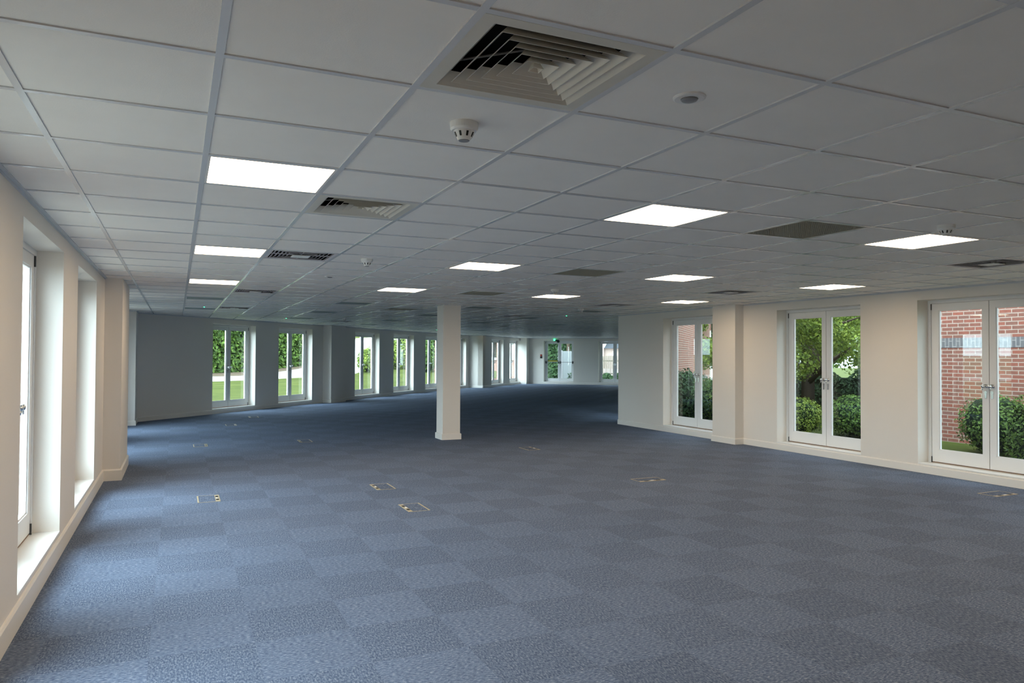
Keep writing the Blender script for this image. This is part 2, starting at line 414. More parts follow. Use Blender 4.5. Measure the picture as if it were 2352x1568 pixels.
# ------------------------------------------------------------------ walls
TI, TO = .27, .40     # plaster to here, brick outer leaf to there
def wall(name, A, B, out, wins, z0, z1, dep, label, top=2.75, brick_top=3.0, ext0=0, ext1=0, brick=True, wlabels=(), eb0=None, eb1=None):
    """A->B inner face line, `out` unit vector outwards, wins = centres measured from A"""
    A, B = Vector(A), Vector(B); d = (B-A); L_ = d.length; d /= L_; out = Vector(out).normalized()
    F = lambda x, y: tuple(A+d*x+out*y)
    ti = dep+.045
    def course(mbx, ya, yb, zt, zb, e0, e1):
        x = -e0
        for c in wins:
            mbx.fbox(F, x, c-OW/2, ya, yb, zb, zt)
            mbx.fbox(F, c-OW/2, c+OW/2, ya, yb, zb, z0-.016 if ya < .01 else z0-.02)
            mbx.fbox(F, c-OW/2, c+OW/2, ya, yb, z1, zt)
            x = c+OW/2
        mbx.fbox(F, x, L_+e1, ya, yb, zb, zt)
    m = MB(); course(m, 0, ti, top, -.3, ext0, ext1)
    w = tag(m.build(name, M['wall']), label, kind='structure')
    if brick:
        m = MB(); course(m, ti, ti+.11, brick_top, -.4, ext0 if eb0 is None else eb0, ext1 if eb1 is None else eb1); m.build('brick_facing', M['brick'], w)
    ang = math.atan2(d.y, d.x)
    flip = (Vector((-d.y, d.x)).dot(out) < 0)
    for k, c in enumerate(wins):
        o = A+d*c
        add_window((o.x, o.y), ang+(PI if flip else 0), z0, z1, dep, wlabels[k] if k < len(wlabels) else 'white glazed double doors out of the picture')
    return w
def skirting(name, pts, label, h=.105, th=.018):
    """pts: polyline with the room on its left"""
    m = MB(); P = [Vector(p) for p in pts]; n = len(P)
    prof = [(0, 0), (th, 0), (th, h-.014), (th*.55, h-.003), (0, h)]
    nor = [Vector((-(P[i+1]-P[i]).normalized().y, (P[i+1]-P[i]).normalized().x)) for i in range(n-1)]
    cols = []
    for i in range(n):
        if i == 0: mv = nor[0]
        elif i == n-1: mv = nor[-1]
        else:
            mv = nor[i-1]+nor[i]; mv = mv/max(.2, mv.dot(nor[i]))
        cols.append([(P[i].x+mv.x*a, P[i].y+mv.y*a, z) for a, z in prof])
    for A, B in zip(cols, cols[1:]):
        for k in range(len(prof)): m.poly([A[k], B[k], B[(k+1) % 5], A[(k+1) % 5]])
    m.poly(cols[0]); m.poly(cols[-1])
    return tag(m.build(name, M['skirting']), label, kind='structure')

ZL = (.175, 2.272); ZR = (.125, 2.262); ZG = (.120, 2.255)
# left wall (runs away from the camera); A->B along +y, outwards -x
wall('wall_left', (XL, -4.5), (XL, 8.85), (-1, 0), [.80+4.5, 3.31+4.5, 5.80+4.5], *ZL, .175, 'off-white painted wall along the left with tall window recesses',
     wlabels=['white glazed double doors in the left wall just beside the camera', 'white glazed double doors in the first recess seen on the left', 'white glazed double doors in the second recess on the left, before the pier'], brick_top=6)
wall('wall_recess', (-.75, 8.85), (-.75, 14.9), (-1, 0), [1.45, 4.55], *ZL, .175, 'set-back left wall hidden behind the near pier',
     wlabels=['white glazed double doors in the set-back wall behind the left pier', 'white glazed double doors in the set-back wall beside the far left corner'], brick_top=3, ext0=.2)
# left pier and the far left corner pier
m = MB(); m.box(XL-.3, -.105, 7.57, 8.90, -.2, 2.7); tag(m.build('wall_pier', M['wall']), 'off-white pier standing out from the left wall', kind='structure')
m = MB(); cc = W(sA0, 0)
m.hexa([(-1.5, 14.9, -.3), (XL, 14.9, -.3), (XL, cc[1]+.35, -.3), (-1.5, cc[1]-.3, -.3)], [(-1.5, 14.9, 2.75), (XL, 14.9, 2.75), (XL, cc[1]+.35, 2.75), (-1.5, cc[1]-.3, 2.75)])
tag(m.build('wall_corner', M['wall']), 'bright end face of the wall corner behind the left pier', kind='structure')
# right wall, outwards +x
wall('wall_right', (XR, -4.5), (XR, 11.5), (1, 0), [-1.53+4.5, .97+4.5, 3.465+4.5, 5.965+4.5, 9.045+4.5], *ZR, .205, 'off-white painted wall along the right with three pairs of glazed doors',
     wlabels=['white glazed double doors in the right wall, out of the picture', 'white glazed double doors in the right wall, just out of the picture', 'white glazed double doors on the right, nearest, cut by the picture edge', 'white glazed double doors in the middle of the right wall with trees behind', 'white glazed double doors on the right, farthest, half hidden by the pier'], brick_top=6, eb1=0)
m = MB(); m.box(9.205, XR+.1, 7.545, 8.13, -.2, 2.7); tag(m.build('wall_pier_right', M['wall']), 'off-white pier standing out from the right wall between two windows', kind='structure')
# back wall behind the camera
wall('wall_back', (XL-.2, -4.5), (XR+.2, -4.5), (0, -1), [], 0, 0, .2, 'plain wall behind the camera', brick=False)
# slanting garden wall
A0 = W(sA0, 0); LA = S_A1-sA0
gl = ['white glazed double doors in the slanting far wall, leftmost, hedge and lawn outside', 'white glazed double doors in the slanting far wall, second from the left', 'white glazed double doors in the slanting far wall, third from the left, just past the small pier',
      'white glazed double doors in the slanting far wall, fourth from the left', 'white glazed double doors just left of the white column', 'white glazed double doors mostly hidden by the white column']
wall('wall_garden', A0, W(S_A1, 0), O_, [c-sA0 for c in (2.68, 5.28, 9.32, 11.98, 14.62, 17.17)], *ZG, .2, 'slanting off-white wall at the far left with a row of glazed doors', wlabels=gl, ext0=0, ext1=.5, brick_top=3.0)
m = MB(); m.fbox(W, 6.65, 7.45, -.1, .30, -.2, 2.7); tag(m.build('wall_pier_garden', M['wall']), 'shallow pier on the slanting far wall between the second and third windows', kind='structure')
wall('wall_far_left', W(S_A1, TB), W(S_C+.2, TB), O_, [20.21-S_A1, 22.75-S_A1], *ZG, .2, 'dark off-white wall right of the column with two narrow-looking glazed doors',
     wlabels=['white glazed double doors right of the column, nearer of the two in the dark wall', 'white glazed double doors right of the column, beside the bright wall end'], brick_top=3.0, ext0=0, eb0=-.3)
m = MB(); m.fbox(W, S_A1, S_A1+.3, TB+.0, -.6, -.3, 2.75)
tag(m.build('wall_return', M['wall']), 'pale wall return just right of the white column', kind='structure')
m = MB(); m.fbox(W, 22.75+OW/2, S_C+.3, TB-.0, TC1, -.3, 2.75); tag(m.build('wall_end_pier', M['wall']), 'bright wall end in the far corner', kind='structure')
# far wall with the exit doors
wall('wall_far', W(S_C, TB), W(S_C, TD), D_, [2.665-TB, 5.60-TB], *ZG, .2, 'far end wall with the exit doors',
     wlabels=['white glazed exit doors in the far end wall with push bars', 'white glazed double doors in the far end wall beside the big white wall end'], brick_top=3.2, ext0=.3, ext1=.4)
wall('wall_wing', W(sD0, TD), W(S_C, TD), -O_, [1.6, 5.4], *ZG, .2, 'wall of the far wing hidden behind the right wall', wlabels=['white glazed double doors of the far wing, hidden close behind the right wall', 'white glazed double doors of the far wing, hidden farther along'], brick_top=6.2, ext1=.4, ext0=0)

skirting('baseboard_left', [(-.75, 8.92), (-.105, 8.90), (-.105, 7.57), (XL, 7.57), (XL, -4.5)], 'painted skirting board at the foot of the left wall and pier', h=.135)
skirting('baseboard_right', [(XR, -4.5), (XR, 7.545), (9.205, 7.545), (9.205, 8.13), (XR, 8.13), (XR, 11.5)], 'painted skirting board at the foot of the right wall')
skirting('baseboard_back', [(XL, -4.5), (XR, -4.5)], 'skirting board behind the camera')
skirting('baseboard_corner', [(XL, cc[1]), (XL, 14.9), (-.75, 14.9)], 'white skirting board at the bright far left corner')
skirting('baseboard_garden', [W(S_A1, TB), W(S_A1, 0), W(7.45, 0), W(7.45, .30), W(6.65, .30), W(6.65, 0), W(sA0, 0)], 'skirting board along the slanting far wall')
skirting('baseboard_far_left', [W(S_B1-.045, TC1), W(S_B1-.045, TB), W(S_A1, TB)], 'skirting board along the dark wall right of the column')
skirting('baseboard_far', [W(S_C, TD), W(S_C, TC1)], 'skirting board along the far end wall')
skirting('baseboard_wing', [W(sD0, TD), W(S_C, TD)], 'skirting board of the hidden far wing')

# ------------------------------------------------------------------ free-standing column
cr = tag(empty('column', (4.95, 10.2, 0)), 'free-standing square white column in the middle of the office', 'column')
m = MB(); m.box(-.155, .175, -.15, .19, 0, H+.1); m.build('shaft', M['wall'], cr, bevel=.003)
m = MB()
for (a, b, c, d) in ((-.173, .193, -.168, -.15), (-.173, .193, .19, .208), (-.173, -.155, -.15, .19), (.175, .193, -.15, .19)):
    m.box(a, b, c, d, 0, .098)
    e = .009
a0, a1, b0, b1 = -.173, .193, -.168, .208
m.hexa([(a0, b0, .098), (a1, b0, .098), (a1, b1, .098), (a0, b1, .098)], [(-.157, -.152, .11), (.177, -.152, .11), (.177, .192, .11), (-.157, .192, .11)])
m.build('baseboard', M['skirting'], cr)
m = MB()
for (a, b, c, d) in ((-.178, .198, -.173, -.151), (-.178, .198, .191, .213), (-.178, -.156, -.151, .191), (.176, .198, -.151, .191)): m.box(a, b, c, d, H-.006, H+.001)
m.build('ceiling_collar', M['bar'], cr)

# ------------------------------------------------------------------ ceiling fittings
def lamp_proto(lit):
    r = empty('ceiling_light')
    m = MB(); a, b = .288, .276
    for q in ((-a, a, -a, -b), (-a, a, b, a), (-a, -b, -b, b), (b, a, -b, b)): m.box(*q, -.003, .02)
    m.build('light_frame', M['lampframe'], r)
    # diffuser with slightly rounded corners
    m = MB(); R = .016; pts = []
    for cx, cy, a0 in ((b-R, b-R, 0), (-b+R, b-R, 90), (-b+R, -b+R, 180), (b-R, -b+R, 270)):
        for k in range(5): t = math.radians(a0+22.5*k); pts.append((cx+R*math.cos(t), cy+R*math.sin(t)))
    i = len(m.v); n = len(pts)
    m.v += [(x, y, .0) for x, y in pts]+[(x, y, .008) for x, y in pts]
    m.f.append(tuple(range(n))); m.f.append(tuple(range(2*n-1, n-1, -1)))
    for k in range(n): m.f.append((k, (k+1) % n, n+(k+1) % n, n+k))
    m.build('diffuser', M['lamp'] if lit else M['lampoff'], r)
    # closing tray above
    m = MB(); m.box(-.298, .298, -.298, .298, .02, .05); m.build('light_housing', M['lampframe'], r)
    return r
rowname = {.6: 'in the row by the left windows', 3.0: 'in the second row from left', 5.4: 'in the third row from left', 7.8: 'in the row by the right wall'}
ordn = {-1.8: 'behind the camera', 1.2: 'nearest', 4.2: 'middle', 7.2: 'farthest'}
pl = lamp_proto(True); first = True
for (x, y) in LIT:
    o = pl if first else copy_tree(pl); first = False
    o.location = (x+.3, y+.3, H-.001)
    if y < 0: lab = 'lit square ceiling light behind the camera ' + rowname[x]
    else: lab = '%s lit square ceiling light %s' % (ordn[y], rowname[x])
    tag(o, lab, 'ceiling light', 'lit square ceiling lights')
pl = lamp_proto(False); first = True
cnt = {}
for (x, y) in OFF:
    o = pl if first else copy_tree(pl); first = False
    o.location = (x+.3, y+.3, H-.001)
    k = cnt.get(x, 0); cnt[x] = k+1
    dist = {-1.8: 'out of the picture behind the camera', 10.2: 'first beyond the lit ones', 13.2: 'second beyond the lit ones', 16.2: 'third beyond the lit ones', 19.2: 'fourth beyond the lit ones', 22.2: 'deepest in the far wing'}[y]
    tag(o, 'unlit ceiling light, %s, %s' % (dist, rowname.get(x, 'far right')), 'ceiling light', 'unlit square ceiling lights of the far end')

def plenum(m, h=.12):
    a = .297
    m.box(-a, a, -a, a, h, h+.01)
    for q in ((-a-.005, -a, -a, a), (a, a+.005, -a, a), (-a, a, -a-.005, -a), (-a, a, a, a+.005)): m.box(*q, .004, h)
def cone_proto():
    r = empty('ceiling_vent')
    m = MB(); plenum(m); m.build('vent_duct', M['ventdark'], r)
    m = MB(); A, B = .288, .243
    for s in range(4):
        c, sn = math.cos(s*PI/2), math.sin(s*PI/2)
        Rt = lambda x, y: (x*c-y*sn, x*sn+y*c)
        q = [Rt(-A, -A), Rt(A, -A), Rt(B, -B), Rt(-B, -B)]
        C2 = .206; q2 = [Rt(-B, -B), Rt(B, -B), Rt(C2, -C2), Rt(-C2, -C2)]
        m.hexa([(x, y, -.004) for x, y in q], [(x, y, .004) for x, y in q])
        m.poly([(*q2[0], -.004), (*q2[1], -.004), (*q2[2], .034), (*q2[3], .034)])
    m.build('vent_frame', M['vent'], r)
    nb = 6
    for k in range(nb):
        m = MB(); r0 = .206-.0375*k; r1 = max(r0-.037, .002); th = .0022; zb, zt = -.004, .035
        for s in range(4):
            c, sn = math.cos(s*PI/2), math.sin(s*PI/2)
            Rt = lambda x, y: (x*c-y*sn, x*sn+y*c)
            b = [Rt(-r0, -r0), Rt(r0, -r0)]; t = [Rt(-r1, -r1), Rt(r1, -r1)]
            bi = [Rt(-r0+th, -r0+th), Rt(r0-th, -r0+th)]; ti = [Rt(-r1+th/2, -r1+th), Rt(r1-th/2, -r1+th)]
            m.poly([(*b[0], zb), (*b[1], zb), (*t[1], zt), (*t[0], zt)])
            m.poly([(*bi[1], zb), (*bi[0], zb), (*ti[0], zt-.002), (*ti[1], zt-.002)])
            m.poly([(*b[0], zb), (*bi[0], zb), (*bi[1], zb), (*b[1], zb)])
        m.build('vent_blade', M['vent'], r)
    m = MB()
    for sx in (-1, 1):
        for sy in (-1, 1): m.tube([(sx*.01, sy*.01, .065), (sx*.26, sy*.26, .065)], .004, 6)
    m.build('cross_stay', M['greyplastic'], r)
    return r
def swirl_proto():
    r = empty('ceiling_vent')
    m = MB(); plenum(m, .08); m.build('vent_duct', M['ventdark'], r)
    m = MB(); A, B = .288, .262
    for q in ((-A, A, -A, -B), (-A, A, B, A), (-A, -B, -B, B), (B, A, -B, B)): m.box(*q, -.003, .004)
    m.box(-B, B, -.004, .004, .002, .012); m.box(-.004, .004, -B, B, .002, .012)
    m.build('vent_frame', M['ventgrey'], r)
    m = MB()
    # rows of short pressed slats in four quadrants
    nrow = 8; ncol = 16; st = 2*B/ncol
    for i in range(ncol):
        for j in range(ncol):
            x = -B+st*(i+.5); y = -B+st*(j+.5)
            if abs(x) < .085 and abs(y) < .085: continue
            ns = abs(y) > abs(x)
            a = st*.46
            if ns:
                m.hexa([(x-a, y-.002, .000), (x+a, y-.002, .000), (x+a, y+.002, .000), (x-a, y+.002, .000)], [(x-a, y+.020, .014), (x+a, y+.020, .014), (x+a, y+.024, .014), (x-a, y+.024, .014)])
            else:
                m.hexa([(x-.002, y-a, .000), (x+.002, y-a, .000), (x+.002, y+a, .000), (x-.002, y+a, .000)], [(x+.020, y-a, .014), (x+.024, y-a, .014), (x+.024, y+a, .014), (x+.020, y+a, .014)])
    m.build('vent_slats', M['ventgrey'], r)
    m = MB(); m.box(-.078, .078, -.078, .078, -.012, -.006); m.tube([(0, 0, -.006), (0, 0, .02)], .01, 8)
    m.build('centre_plate', M['plastic'], r, bevel=.002)
    return r
def crate_proto():
    r = empty('return_air_grille')
    m = MB(); plenum(m, .06); m.build('vent_duct', M['ventdark'], r)
    m = MB(); A, B = .290, .272
    for q in ((-A, A, -A, -B), (-A, A, B, A), (-A, -B, -B, B), (B, A, -B, B)): m.box(*q, -.003, .006)
    m.build('grille_frame', M['crate'], r)
    m = MB(); k = 30
    for i in range(k+1):
        p = -B+2*B*i/k
        m.box(p-.0009, p+.0009, -B, B, -.001, .013); m.box(-B, B, p-.0009, p+.0009, -.001, .013)
    m.build('egg_crate', M['crate'], r)
    return r
p = cone_proto(); first = True
for (x, y), lab in zip(CONE, ('large cream four-way louvred air vent overhead, nearest in the picture', 'cream four-way louvred air vent just beyond the nearest lit panel')):
    o = p if first else copy_tree(p); first = False
    o.location = (x+.3, y+.3, H); tag(o, lab, 'air vent', 'square cone air vents')
p = swirl_proto(); first = True
for (x, y), lab in zip(SWIRL, ('grey slatted air vent beside the middle lit panel on the left', 'grey slatted air vent beyond the farthest lit panel on the left', 'grey slatted air vent near the far left wall top', 'grey slatted air vent at the right edge of the picture', 'grey slatted air vent in front of the right pier', 'grey slatted air vent left of the farthest right lit panel', 'dim grey slatted air vent beyond the right wall end', 'dark air vent close to the slanting wall above its second window')):
    o = p if first else copy_tree(p); first = False
    o.location = (x+.3, y+.3, H); tag(o, lab, 'air vent', 'slatted air vents with a centre plate')
p = crate_proto(); first = True
for (x, y), lab in zip(CRATE, ('olive grey egg-crate air grille, nearest, between two lit panels on the right', 'olive grey egg-crate air grille, second away from the camera', 'olive grey egg-crate air grille above the white column', 'brownish egg-crate air grille in the dim ceiling left of the column')):
    o = p if first else copy_tree(p); first = False
    o.location = (x+.3, y+.3, H); tag(o, lab, 'air grille', 'egg-crate return air grilles')

def smoke_proto():
    r = empty('smoke_detector')
    m = MB(); m.tube([(0, 0, .002), (0, 0, -.022), (0, 0, -.030)], [.055, .054, .048], 32); m.build('base', M['plastic'], r, smooth=False)
    m = MB(); m.tube([(0, 0, -.030), (0, 0, -.036), (0, 0, -.060), (0, 0, -.066)], [.040, .038, .027, .024], 32); m.build('chamber', M['plastic'], r)
    m = MB()
    for k in range(8):
        a = 2*PI*k/8; c, s_ = math.cos(a), math.sin(a)
        def Pt(rad, w_, z): return (c*rad-s_*w_, s_*rad+c*w_, z)
        m.hexa([Pt(.030, -.004, -.054), Pt(.0305, -.004, -.054), Pt(.0305, .004, -.054), Pt(.030, .004, -.054)], [Pt(.036, -.004, -.037), Pt(.0392, -.004, -.037), Pt(.0392, .004, -.037), Pt(.036, .004, -.037)])
    m.build('chamber_slots', M['black'], r)
    m = MB(); m.tube([(0, 0, -.0655), (0, 0, -.068)], [.022, .020], 24); m.build('lens_cap', M['greyplastic'], r)
    return r
SM = [(1.49, .30, 'white smoke detector beside the nearest louvred vent'), (2.10, 4.47, 'white smoke detector right of the slatted vent in the middle distance'), (5.21, .95, 'white smoke detector by the lit panel at the upper right'),
      (5.13, 6.45, 'white smoke detector just in front of the lit panel right of the column'), (7.52, 9.9, 'small white smoke detector beyond the farthest right lit panel'), (7.15, 13.6, 'tiny white smoke detector in the dim ceiling right of the column'),
      (4.25, 15.9, 'tiny smoke detector in the dim ceiling left of the column')]
p = smoke_proto(); first = True
for x, y, lab in SM:
    o = p if first else copy_tree(p); first = False
    o.location = (x, y, H); tag(o, lab, 'smoke detector', 'ceiling smoke detectors')
def sensor_proto():
    r = empty('presence_sensor')
    m = MB(); m.tube([(0, 0, .003), (0, 0, -.003), (0, 0, -.006)], [.056, .056, .050], 36); m.build('bezel', M['plastic'], r)
    m = MB(); m.tube([(0, 0, -.006), (0, 0, -.012), (0, 0, -.015)], [.030, .026, .014], 28); m.build('lens', M['greyplastic'], r, smooth=True)
    return r
p = sensor_proto(); first = True
for x, y, lab in ((2.09, -.30, 'round recessed ceiling sensor with a grey lens right of the big louvred vent'), (2.08, 6.2, 'round recessed ceiling sensor in the middle distance on the left')):
    o = p if first else copy_tree(p); first = False
    o.location = (x, y, H); tag(o, lab, 'sensor', 'round ceiling sensors')
# emergency light points with a green indicator
def em_proto():
    r = empty('emergency_light')
    m = MB(); m.tube([(0, 0, .002), (0, 0, -.004), (0, 0, -.010)], [.045, .045, .038], 24); m.build('casing', M['plastic'], r)
    m = MB(); m.tube([(.0, -.018, -.009), (.0, -.018, -.016)], .012, 12); m.build('green_indicator', M['green_led'], r)
    return r
p = em_proto(); first = True
for x, y, lab in ((.95, 12.75, 'emergency light with green dot above the left end of the slanting wall'), (2.95, 16.6, 'emergency light with green dot above the second slanting-wall window'), (8.4, 12.1, 'emergency light with green dot over the dark carpet right of the column'), (8.9, 22.6, 'emergency light with green dot left of the column top')):
    o = p if first else copy_tree(p); first = False
    o.location = (x, y, H); tag(o, lab, 'emergency light', 'green-dotted emergency lights')

# ------------------------------------------------------------------ floor boxes
def floorbox_proto():
    """sockets at the -x edge; 0.21 wide, 0.37 long"""
    r = empty('floor_box'); z = .003
    m = MB(); a, b = .108, .188
    for q in ((-a, a, -b, -b+.006), (-a, a, b-.006, b), (a-.014, a, -b, b)): m.box(*q, 0, z)
    m.box(-a, -a+.044, -b, b, 0, z)
    m.build('box_frame', M['boxframe'], r)
    m = MB(); m.box(-a+.046, a-.016, -b+.008, b-.008, 0, .002); m.build('carpeted_lid', M['carpet'], r)
    for y in (-.085, .085):
        m = MB(); m.box(-a+.010, -a+.038, y-.030, y+.030, z, z+.0015); m.build('socket_cutout', M['black'], r)
    m = MB(); m.box(-a+.020, -a+.036, -.02, .02, z, z+.004); m.build('lid_catch', M['plastic'], r)
    return r
p = floorbox_proto(); first = True
for x, y, rz, lab in ((.81, 5.95, PI, 'floor box with beige trim nearest the left windows'), (2.65, 5.94, 0, 'floor box with beige trim, the farther of the two left of centre'), (2.645, 4.70, 0, 'floor box with beige trim, the nearer of the two left of centre'),
                      (5.70, 8.38, PI, 'floor box with beige trim on the carpet right of the column'), (5.75, 5.16, PI/2, 'floor box with beige trim in the middle of the carpet on the right'), (8.80, 2.87, PI/2, 'floor box at the foot of the nearest right-hand doors'),
                      (.86, 10.78, PI, 'faint floor box on the dim carpet behind the left pier'), (2.53, 10.79, 0, 'faint floor box on the dim carpet left of the column'), (1.55, 14.3, PI, 'faint floor box before the first slanting-wall window'), (2.17, 16.2, 0, 'faint floor box close to the slanting wall')):
    o = p if first else copy_tree(p); first = False
    o.location = (x, y, .0004); o.rotation_euler = (0, 0, rz); tag(o, lab, 'floor box', 'power floor boxes')

# ------------------------------------------------------------------ things at the exit
def onC(t, z, off=0):    # point on far wall
    q = W(S_C-off, t); return (q[0], q[1], z)
angC = math.atan2(-O_.y, -O_.x)
r = tag(empty('exit_light', onC(2.56, 2.29, .0), angC), 'small green emergency exit light above the far exit doors', 'exit light')
m = MB(); m.box(-.11, .11, -.07, -.005, -.06, .03); m.build('casing', M['darkgreen'], r)
m = MB(); m.box(-.14, -.055, -.085, -.07, -.02, .06); m.build('green_indicator', M['green_led'], r)
m = MB(); m.tube([(.10, -.10, -.06), (.10, -.005, -.06)], .07, 16); m.build('spot_head', M['black'], r)
r = tag(empty('fire_call_point', onC(1.72, 1.45, 0), angC), 'small red and dark fire call point on the wall left of the exit doors', 'fire call point')
m = MB(); m.box(-.05, .05, -.035, -.001, -.10, .0); m.build('casing', M['black'], r)
m = MB(); m.box(-.045, .045, -.03, -.001, .005, .10); m.build('call_button', M['red'], r)
for k, (t, lab) in enumerate(((2.665, 'push bars and warning strip across the far exit doors'),)):
    dy = .2
    q = W(S_C+dy, t)
    r = tag(empty('push_bar', (q[0], q[1], 0), angC), 'horizontal push bar across the far exit doors with a yellow sticker', 'push bar')
    m = MB(); m.tube([(-.72, -.055, 1.15), (-.03, -.055, 1.15)], .014, 10); m.tube([(.03, -.055, 1.15), (.72, -.055, 1.15)], .014, 10); m.build('bar', M['steel'], r)
    m = MB()
    for x in (-.72, -.05, .05, .72): m.box(x-.025, x+.025, -.06, .004, 1.08, 1.20)
    m.build('bar_bracket', M['black'], r)
    m = MB(); m.box(-.64, -.09, -.012, -.006, 1.17, 1.27); m.build('sticker_backing', M['darkgreen'], r)
    m = MB(); m.box(-.62, -.11, -.015, -.012, 1.18, 1.235); m.build('warning_strip', M['hazard'], r)

# ------------------------------------------------------------------ outside: ground
GZ = -.15
def gdist(x, y):            # distance into the garden from the slanting wall's outer face
    return (Vector((x, y))-P0).dot(O_)
def salong(x, y): return (Vector((x, y))-P0).dot(D_)
def smooth(a, b, x): t = max(0, min(1, (x-a)/(b-a))); return t*t*(3-2*t)
CX, CY = .496, -2.336
def az(a, dist): a = math.radians(a); return (CX+math.sin(a)*dist, CY+math.cos(a)*dist)
def zpol(D, a):
    z = GZ+.25*smooth(18, 40, D)+.020*max(0, D-40)
    z += smooth(4, 10, a)*.018*max(0, D-40)+smooth(10.5, 12.5, a)*.05*max(0, D-46)+smooth(13.5, 15.5, a)*.30*smooth(30, 45, D)
    return z
def gz(x, y):
    return zpol(math.hypot(x-CX, y-CY), math.degrees(math.atan2(x-CX, y-CY)))
def lerp_t(tab, a):
    if a <= tab[0][0]: return tab[0][1]
    for (a0, v0), (a1, v1) in zip(tab, tab[1:]):
        if a <= a1: t = (a-a0)/(a1-a0); return v0+(v1-v0)*t
    return tab[-1][1]
NEAR = [(-60, 39), (2.7, 40), (9.4, 43), (12.6, 46), (14, 50), (17, 60), (24, 70)]
FAR = [(-60, 44), (2.7, 45), (5, 46), (7.5, 50), (9.4, 54), (12.4, 78), (15, 82), (17, 84), (24, 86)]
VERGE = [(-60, 50), (2.7, 52), (9.9, 61), (10.4, 62), (11.2, 60)]
HEDGE_END = 10.2
def polar(name, d0, d1, mat, steps, a0=-60, a1=24, da=.5, test=None):
    m = MB(); n = int((a1-a0)/da); idx = {}
    for i in range(n+1):
        a = a0+i*da
        for j in range(steps+1):
            D = d0(a)+(d1(a)-d0(a))*j/steps
            x, y = az(a, D); idx[i, j] = len(m.v); m.v.append((x, y, zpol(D, a)))
    for i in range(n):
        for j in range(steps):
            q = [idx[i, j], idx[i+1, j], idx[i+1, j+1], idx[i, j+1]]
            if test and not all(test(m.v[k][0], m.v[k][1]) for k in q): continue
            m.f.append(tuple(reversed(q)))
    return m.build(name, mat, smooth=True)
def outw(x, y): return not inside(x, y) and (gdist(x, y) > .42 or x < XL-.42) and not (x > 9 and gdist(x, y) < .42)
def bounce_paved(x, y):  # ground added as paving so daylight bounces up to the ceiling
    return outw(x, y) and ((x < XL-.4 and y < 14.5 and x > -14 and gdist(x, y) < 4))
tag(polar('lawn', lambda a: 3.0, lambda a: lerp_t(NEAR, a), M['grass'], 74, a0=-110, test=lambda x, y: outw(x, y) and not bounce_paved(x, y)), 'green mown lawn outside the slanting wall running up to the drive', 'lawn', kind='stuff')
tag(polar('paving', lambda a: 1.0, lambda a: 30, M['paving'], 58, a0=-130, test=bounce_paved), 'pale paving added outside the left wall to bounce daylight onto the ceiling', 'paving', kind='structure')
tag(polar('driveway', lambda a: lerp_t(NEAR, a), lambda a: lerp_t(FAR, a), M['road'], 8), 'bright pale drive beyond the garden lawn', 'drive', kind='structure')
tag(polar('verge', lambda a: lerp_t(FAR, a), lambda a: lerp_t(FAR, a)+9, M['soil'], 4, a1=10.5), 'dry brown verge at the foot of the tall ivy hedge', 'verge', kind='stuff')
tag(polar('bank', lambda a: lerp_t(FAR, a)+(9 if a < 10.5 else 0), lambda a: 120, M['grass'], 8), 'grass bank beyond the drive under the far trees', 'bank', kind='stuff')
m = MB(); m.poly([(9.8, -30, GZ), (90, -30, GZ), (90, 90, GZ), W(S_C+40, TD+.4)+(GZ,), W(sD0, TD+.4)+(GZ,), (9.8, 11.3, GZ)])
g3 = m.build('courtyard_lawn', M['grass']); tag(g3, 'green lawn of the courtyard outside the right-hand doors', 'lawn', kind='stuff')
m = MB(); m.poly([W(S_C+.35, -1)+(GZ,), W(S_C+.35, TD+.3)+(GZ,), W(S_C+40, TD+.3)+(GZ,), W(S_C+40, -1)+(GZ,)])
tag(m.build('terrace', M['road']), 'pale paving outside the far exit doors', 'paving', kind='structure')

# ------------------------------------------------------------------ outside: planting
def leaf_mesh(m, p, nrm, size, rnd):
    n = Vector(nrm)
    if n.length < 1e-4: n = Vector((0, 0, 1))
    n.normalize()
    n = (n+Vector((rnd.uniform(-.7, .7), rnd.uniform(-.7, .7), rnd.uniform(-.5, .7)))).normalized()
    a = n.cross(Vector((rnd.uniform(-1, 1), rnd.uniform(-1, 1), rnd.uniform(-1, 1)))).normalized(); b = n.cross(a)
    L_ = size*rnd.uniform(.7, 1.3); w_ = L_*.55
    p = Vector(p)
    m.v += [tuple(p-a*L_*.5), tuple(p+b*w_*.5+n*L_*.08), tuple(p+a*L_*.5), tuple(p-b*w_*.5+n*L_*.08)]
    i = len(m.v)-4; m.f.append((i, i+1, i+2)); m.f.append((i, i+2, i+3))
class FM(MB):
    def build(s, name, mat, parent=None):
        me = bpy.data.meshes.new(name); me.from_pydata(s.v, [], s.f); me.update(); me.materials.append(mat)
        o = bpy.data.objects.new(name, me); COL.objects.link(o)
        if parent: o.parent = parent
        return o
def blob(m, c, r, rnd, seg=10):       # lumpy core
    c = Vector(c); i0 = len(m.v)
    for a in range(seg+1):
        th = PI*a/seg
        for b in range(2*seg):
            ph = PI*b/seg
            k = 1+.12*math.sin(3*ph+c.x*5)*math.sin(2*th)+rnd.uniform(-.05, .05)
            m.v.append((c.x+r[0]*k*math.sin(th)*math.cos(ph), c.y+r[1]*k*math.sin(th)*math.sin(ph), c.z+r[2]*k*math.cos(th)))
    for a in range(seg):
        for b in range(2*seg):
            i = i0+a*2*seg+b; j = i0+a*2*seg+(b+1) % (2*seg)
            m.f.append((i, j, j+2*seg, i+2*seg))
